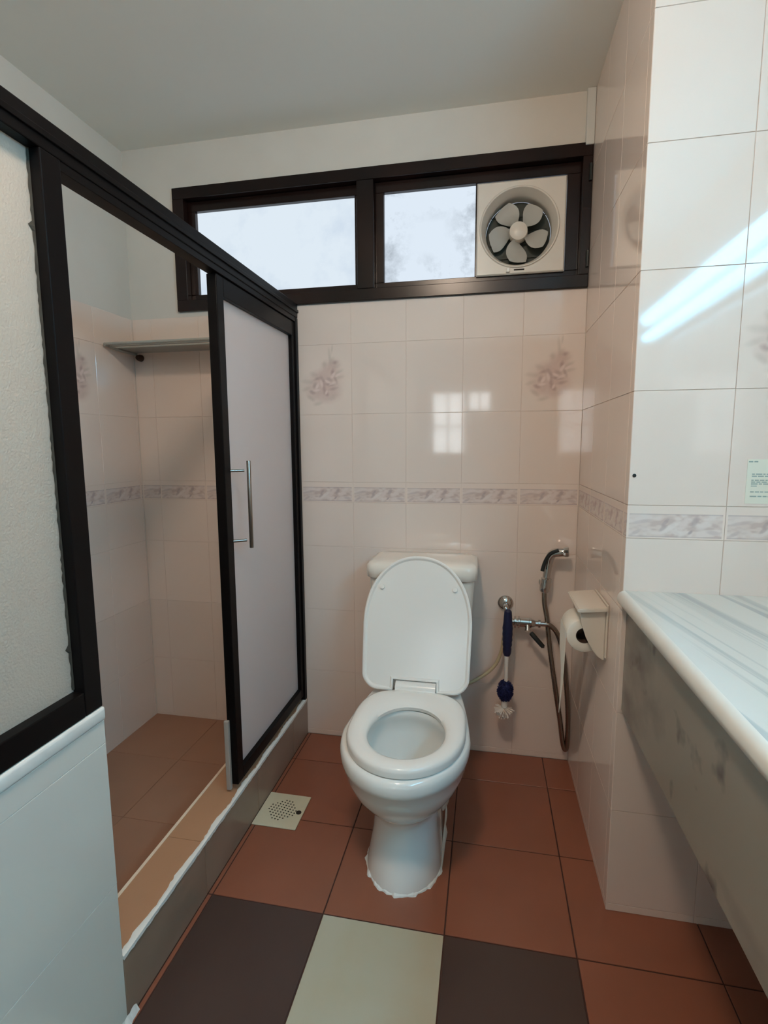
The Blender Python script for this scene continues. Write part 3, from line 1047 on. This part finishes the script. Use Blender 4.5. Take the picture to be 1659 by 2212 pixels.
# hand sprayer in its wall clip
HX = -.104
spr = thing('hand_sprayer', (HX, 0, .66), 'chrome hand sprayer hanging in a wall clip by the corner', 'bidet sprayer')
bm = new_bm(); lathe(bm, [(0, .0003), (.017, .0003), (.017, .006), (.011, .010), (.011, .026), (0, .026)], 20, along((HX - .002, 0, .668), (0, -1, 0)))
obj('wall_mount', bm, M['chrome'], spr, True)
bm = new_bm(); lathe(bm, [(.0145, -.026), (.0175, -.022), (.0195, .0), (.0185, .022), (.0135, .026), (.0125, .026), (.0125, -.026)], 24, along((HX, -.040, .668), (.10, -.02, 1)))
obj('clip', bm, M['chrome'], spr, True)
bm = new_bm()
path = catmull([(HX - .003, -.040, .640), (HX, -.040, .67), (HX + .004, -.041, .71), (HX + .008, -.044, .745), (HX + .012, -.05, .768), (HX + .022, -.056, .783), (HX + .045, -.062, .788), (HX + .058, -.064, .790)], 6)
rr = [.0085, .0095, .0105, .0115, .0125, .0135, .0135, .0135, .0135]
rings = []
n = len(path); nrm = Vector((0, 1, 0))
for i, p in enumerate(path):
    t = (path[min(i + 1, n - 1)] - path[max(i - 1, 0)]).normalized()
    nrm = (nrm - t * nrm.dot(t)).normalized(); bi = t.cross(nrm)
    f = i / (n - 1)
    r = .0118 + .0036 * min(1, f * 1.5)
    rings.append([p + (nrm * math.cos(2 * math.pi * k / 16) + bi * math.sin(2 * math.pi * k / 16)) * r for k in range(16)])
loft(bm, rings)
obj('body', bm, M['chrome'], spr, True, 40)
bm = new_bm(); lathe(bm, [(0, -.004), (.0155, -.004), (.0180, .002), (.0180, .011), (.015, .014), (0, .014)], 12, along((HX + .055, -.064, .790), (1, -.05, .05)))
obj('spray_head', bm, M['chrome'], spr, False)
bm = new_bm()
tube(bm, [(HX + .036, -.072, .797), (HX + .010, -.068, .783), (HX - .006, -.066, .755), (HX - .015, -.066, .722)], .0066, 10, 8)
obj('trigger', bm, M['black'], spr, True)

# steel hose looping from the sprayer to the floor and back to the valve
hp = [(HX - .003, -.040, .642), (HX - .001, -.040, .60), (HX + .010, -.040, .54), (HX + .022, -.040, .44), (HX + .044, -.040, .30), (HX + .066, -.038, .17), (HX + .078, -.036, .09), (HX + .088, -.036, .062), (HX + .094, -.037, .09), (HX + .092, -.040, .20), (HX + .080, -.042, .33), (HX + .066, -.046, .43), (HX + .045, -.050, .495), (HX + .022, -.050, .523), (HX + .004, -.050, .5285)]
bm = new_bm(); tube(bm, hp, .0082, 12, 24, rib=.07)
o = obj('spray_hose', bm, M['hose'], None, True, 80)
tag(o, 'ribbed steel hose hanging in a long loop below the hand sprayer', 'hose')

# toilet brush hung on the pipe
BX = VX + .006
br = thing('toilet_brush', (BX, -.087, .188), 'navy handled toilet brush with white tip hanging from the stop valve', 'brush')
bm = new_bm()
prof = [(0, .398), (.009, .400), (.0125, .410), (.0135, .425), (.0125, .432), (.0150, .440), (.0138, .450), (.0158, .458), (.0145, .468), (.0160, .478), (.0150, .490), (.0160, .500), (.0135, .520), (.0125, .545), (.0110, .560), (.006, .566), (0, .567)]
lathe(bm, [(r * 1.12, h) for r, h in prof], 18, Matrix.Translation((BX, -.087, .020)))
obj('handle', bm, M['navy'], br, True)
bm = new_bm(); lathe(bm, [(0, .295), (.0062, .295), (.0066, .35), (.0075, .385), (.0085, .390), (.0085, .402), (0, .402)], 14, Matrix.Translation((BX - .001, -.087, .020)))
obj('shaft', bm, M['plastic'], br, True)
random.seed(2)


def tufts(bm, c, n, r0, r1, dirs, w):
    for d in dirs:
        d = d.normalized()
        a = d.orthogonal().normalized(); b = d.cross(a)
        p0, p1 = Vector(c) + d * r0, Vector(c) + d * r1
        v = [bm.verts.new(p0 + a * w), bm.verts.new(p0 - a * w * .5 + b * w * .87), bm.verts.new(p0 - a * w * .5 - b * w * .87)]
        t = [bm.verts.new(p1 + a * w * 1.4), bm.verts.new(p1 - a * w * .7 + b * w * 1.2), bm.verts.new(p1 - a * w * .7 - b * w * 1.2)]
        for i in range(3):
            bm.faces.new((v[i], v[(i + 1) % 3], t[(i + 1) % 3], t[i]))
        bm.faces.new(t)


bm = new_bm()
lathe(bm, [(0, -.036), (.018, -.030), (.023, 0), (.020, .022), (.008, .036), (0, .038)], 16, Matrix.Translation((BX - .003, -.087, .290)))
ds = [Vector((math.cos(a) * math.cos(e), math.sin(a) * math.cos(e), math.sin(e) * 1.0)) for a, e in [(random.uniform(0, 6.28), math.asin(random.uniform(-.95, .95))) for _ in range(420)]]
for d in ds:
    tufts(bm, (BX - .003, -.087, .290 + .012 * d.z), 1, .012, random.uniform(.0265, .0305), [d], .0012)
o = obj('bristle_ball', bm, M['navy_bristle'], br); o['kind'] = 'stuff'
bm = new_bm(); lathe(bm, [(0, .212), (.010, .213), (.011, .222), (.010, .240), (0, .241)], 14, Matrix.Translation((BX - .005, -.087, .016)))
obj('collar', bm, M['plastic'], br, True)
bm = new_bm()
for k in range(90):
    a = random.uniform(0, 6.28); e = random.uniform(-1.5, -.05)
    tufts(bm, (BX - .006, -.087, .226), 1, .006, random.uniform(.030, .040), [Vector((math.cos(a) * math.cos(e), math.sin(a) * math.cos(e), math.sin(e)))], .0022)
o = obj('bristle_tip', bm, M['bristle'], br); o['kind'] = 'stuff'

# ------------------------------------------------------------------ toilet paper holder and roll
RCX, RCZ, RR, RY0, RY1 = -.0535, .655, .0445, -.494, -.390
hol = thing('paper_holder', (0, -.45, .70), 'cream wall-mounted toilet paper holder with a sloping hood', 'paper holder')
bm = new_bm(); box(bm, -.006, -.0004, -.512, -.36, .604, .746, .002)
obj('back_plate', bm, M['holder'], hol)
bm = new_bm()
rings = []
for y in (-.522, -.352):
    rings.append([(-.0062, y, .742), (-.076, y, .734), (-.078, y, .727), (-.072, y, .724), (-.0062, y, .730)])
loft(bm, rings)
bmesh.ops.bevel(bm, geom=list(bm.edges), offset=.0018, segments=2, affect='EDGES')
obj('hood', bm, M['holder'], hol, True, 50)
bm = new_bm()
ck = [(-.0062, .729), (-.070, .722), (-.064, .690), (-.052, .655), (-.037, .625), (-.022, .606), (-.0062, .596)]
rings = [[(x, y, z) for x, z in ck] for y in (-.509, -.499)]
loft(bm, rings)
bmesh.ops.bevel(bm, geom=list(bm.edges), offset=.002, segments=2, affect='EDGES')
obj('side_cheek', bm, M['holder'], hol, True, 50)
bm = new_bm(); tube(bm, [(RCX + .012, -.4985, RCZ), (RCX + .012, -.37, RCZ)], .006, 12, 0)
bm2 = bm
obj('spindle', bm, M['holder'], hol, True)
roll = thing('toilet_paper_roll', (RCX, RY0, RCZ), 'white toilet paper roll with a torn strip hanging from the holder', 'toilet paper')
bm = new_bm()
rings = []
for r, y in ((.021, RY0), (RR - .002, RY0), (RR, RY0 + .002), (RR, RY1 - .002), (RR - .002, RY1), (.021, RY1)):
    rings.append([(RCX + r * math.cos(2 * math.pi * k / 40), y, RCZ + r * math.sin(2 * math.pi * k / 40)) for k in range(40)])
loft(bm, rings, closed=True)
obj('roll', bm, M['paper'], roll, True, 50)
bm = new_bm()
rings = []
for r, y in ((.0195, RY0 + .001), (.0208, RY0 + .001), (.0208, RY1 - .001), (.0195, RY1 - .001)):
    rings.append([(RCX + r * math.cos(2 * math.pi * k / 28), y, RCZ + r * math.sin(2 * math.pi * k / 28)) for k in range(28)])
loft(bm, rings, closed=True)
obj('core', bm, M['core'], roll, True, 50)
bm = new_bm()
sx_ = RCX - RR - .0006
strip = [(RY0 + .002, .665), (RY0 + .002, .60), (RY0 + .003, .52), (RY0 + .006, .45), (RY0 + .010, .432), (RY0 + .030, .500), (RY0 + .052, .540), (RY0 + .085, .575), (RY1 - .004, .585), (RY1 - .002, .62), (RY1 - .002, .665)]
loft(bm, [[(sx_ - .004 * (.665 - z) * 3 - max(0, .54 - z) * .06, y, z) for y, z in strip], [(sx_ - .0008 - .004 * (.665 - z) * 3 - max(0, .54 - z) * .06, y, z) for y, z in strip]])
obj('torn_strip', bm, M['paper'], roll)

# ------------------------------------------------------------------ vanity
CT = .818
bm = new_bm()
rings = []
for y in (PIER_Y - .0006, YF + .0006):
    ring = [(XV - .0006, y, CT - .036), (.012, y, CT - .036)]
    for k in range(9):
        a = math.radians(-90 - 180 * k / 8)
        ring.append((.004 + .018 * math.cos(a) * .9, y, CT - .018 + .018 * math.sin(a)))
    ring.append((XV - .0006, y, CT))
    rings.append(ring)
loft(bm, rings)
ctop = obj('vanity_countertop', bm, M['marble_top'], None, True, 40)
ctop.data.materials.append(M['marble_edge'])
for f in ctop.data.polygons:
    c = f.center
    if c.x < .006 or (c.z < CT - .03):
        f.material_index = 1
tag(ctop, 'striped grey and white marble countertop with rounded front edge', 'countertop')
bm = new_bm(); box(bm, .010, .030, YF + .0006, PIER_Y - .0006, .530, CT - .0365, .001)
o = obj('vanity_apron', bm, M['marble_apron'])
tag(o, 'mottled grey marble apron panel hanging under the countertop edge', 'panel')

# black dot (screw cap) and paper notice on the bright wall
bm = new_bm(); lathe(bm, [(0, .0001), (.0042, .0001), (.0040, .0012), (0, .0016)], 16, along((.0105, PIER_Y, 1.081), (0, -1, 0)))
o = obj('screw_cap', bm, M['black'], None, True)
tag(o, 'tiny round black cap on the pale wall above the countertop corner', 'screw cap')
nt_ = thing('paper_notice', (.33, PIER_Y, 1.07), 'pale paper notice with rows of faded text on the tiled wall', 'notice')
bm = new_bm(); box(bm, .234, .444, PIER_Y - .0008, PIER_Y - .0002, 1.022, 1.117)
obj('sheet', bm, M['notice'], nt_)
bm = new_bm()
random.seed(9)
for z, h, x0 in ((1.112, .003, .236), (1.0855, .0022, .244), (1.081, .002, .244), (1.0725, .0022, .2435), (1.0685, .0022, .2435), (1.0645, .0022, .2435), (1.060, .0018, .2435), (1.0475, .0022, .243), (1.038, .0026, .243)):
    x = x0
    end = x0 + (.012 if h == .0018 else .016 if h == .003 else .18)
    while x < end:
        w = random.uniform(.004, .013)
        box(bm, x, x + w, PIER_Y - .0011, PIER_Y - .0008, z - h / 2, z + h / 2)
        x += w + .0022
o = obj('printed_text', bm, M['notice_ink'], nt_); o['kind'] = 'stuff'

# ------------------------------------------------------------------ fluorescent batten over the vanity (source of the cool light)
lamp = thing('fluorescent_lamp', (XV, -2.0, 1.80), 'twin fluorescent tube fitting on the wall above the vanity', 'lamp')
bm = new_bm(); box(bm, XV - .035, XV - .0005, -2.70, -1.22, 1.715, 1.885, .003)
obj('batten', bm, M['plastic'], lamp)
for z, r in ((1.845, .030), (1.745, .022)):
    bm = new_bm(); tube(bm, [(XV - .070, -2.64, z), (XV - .070, -1.28, z)], r, 18, 0)
    obj('tube', bm, M['tube'], lamp, True)
    for y in (-2.66, -1.26):
        bm = new_bm(); box(bm, XV - .084, XV - .0352, y - .018, y + .018, z - .022, z + .022, .002)
        obj('tube_socket', bm, M['plastic'], lamp)

# ceiling lamp behind and above the camera's field of view (its shadows and its glint on the window frame are in the photograph)
LX, LY, LZ = -.55, -1.55, 2.18
clamp = thing('ceiling_lamp', (LX, LY, CEIL), 'round opal ceiling lamp in the middle of the bathroom', 'lamp')
bm = new_bm(); lathe(bm, [(0, -.0005), (.060, -.0005), (.060, -.012), (.055, -.0205), (0, -.0205)], 28, Matrix.Translation((LX, LY, CEIL)))
obj('base', bm, M['plastic'], clamp, True)
bm = new_bm(); lathe(bm, [(0, .034), (.055, .033), (.085, .022), (.098, .004), (.094, -.020), (.07, -.046), (.04, -.060), (0, -.064)], 28, Matrix.Translation((LX, LY, LZ)))
obj('globe', bm, M['lamp_globe'], clamp, True)

# ------------------------------------------------------------------ the room behind the camera, with its daylit window
bm = new_bm()
DWX0, DWX1, DWZ = -.95, .50, 2.03
box(bm, XL - TH, DWX0, YF - TH, YF, -TT, CEIL + .1)
box(bm, DWX1, XV + TH, YF - TH, YF, -TT, CEIL + .1)
box(bm, DWX0, DWX1, YF - TH, YF, DWZ, CEIL + .1)
struct('wall_front', bm, M['plaster'], 'wall with the doorway into the next room')
BY = -5.6
bm = new_bm()
box(bm, -2.6, 2.4, BY - .12, YF - TH, -.12, -.002)
struct('floor_bedroom', bm, M['bedfloor'], 'floor of the next room')
bm = new_bm()
box(bm, -2.6, 2.4, BY - .12, YF - TH, 2.5, 2.6)
struct('ceiling_bedroom', bm, M['bedroom'], 'ceiling of the next room')
bm = new_bm()
box(bm, -2.72, -2.6, BY - .12, YF - TH, -.12, 2.6)
struct('wall_bedroom_left', bm, M['bedroom'], 'left wall of the next room')
bm = new_bm()
box(bm, 2.4, 2.52, BY - .12, YF - TH, -.12, 2.6)
struct('wall_bedroom_right', bm, M['bedroom'], 'right wall of the next room')
bm = new_bm()
box(bm, -2.6, XL - TH, YF - TH, YF, -.12, 2.6)
box(bm, XV + TH, 2.4, YF - TH, YF, -.12, 2.6)
box(bm, XL - TH, XV + TH, YF - TH, YF, CEIL + .1, 2.6)
struct('wall_bedroom_near', bm, M['bedroom'], 'near wall of the next room')
openings = [(-1.09, -.64, 1.03, 1.90), (-.60, -.28, 1.62, 1.90), (.70, 1.30, 1.62, 1.92)]
bm = new_bm()
xs = [-2.6, -1.09, -.64, -.60, -.28, .70, 1.30, 2.4]
for a, b in zip(xs[:-1], xs[1:]):
    op = [o for o in openings if abs(o[0] - a) < 1e-6]
    if op:
        box(bm, a, b, BY - .12, BY, -.12, op[0][2]); box(bm, a, b, BY - .12, BY, op[0][3], 2.6)
    else:
        box(bm, a, b, BY - .12, BY, -.12, 2.6)
struct('wall_bedroom_far', bm, M['bedroom'], 'far wall of the next room with daylit windows')
for k, (a, b, z0, z1) in enumerate(openings):
    w = bpy.data.objects.new('window_%d' % (k + 2), None)
    COL.objects.link(w); w.location = (a, BY, z0); w['kind'] = 'structure'; w['label'] = ('tall', 'small', 'wide')[k] + ' daylit window of the next room'
    bm = new_bm()
    box(bm, a, b, BY - .07, BY - .02, z0, z0 + .02); box(bm, a, b, BY - .07, BY - .02, z1 - .02, z1)
    box(bm, a, a + .02, BY - .07, BY - .02, z0 + .02, z1 - .02); box(bm, b - .02, b, BY - .07, BY - .02, z0 + .02, z1 - .02)
    box(bm, (a + b) / 2 - .012, (a + b) / 2 + .012, BY - .07, BY - .02, z0 + .02, z1 - .02)
    if k == 0:
        box(bm, a + .02, b - .02, BY - .068, BY - .022, 1.40, 1.425)
    obj('window_frame', bm, M['trunk'], w)
    bm = new_bm(); box(bm, a + .001, b - .001, BY - .095, BY - .09, z0 + .001, z1 - .001)
    obj('pane', bm, M['bed_pane'], w)
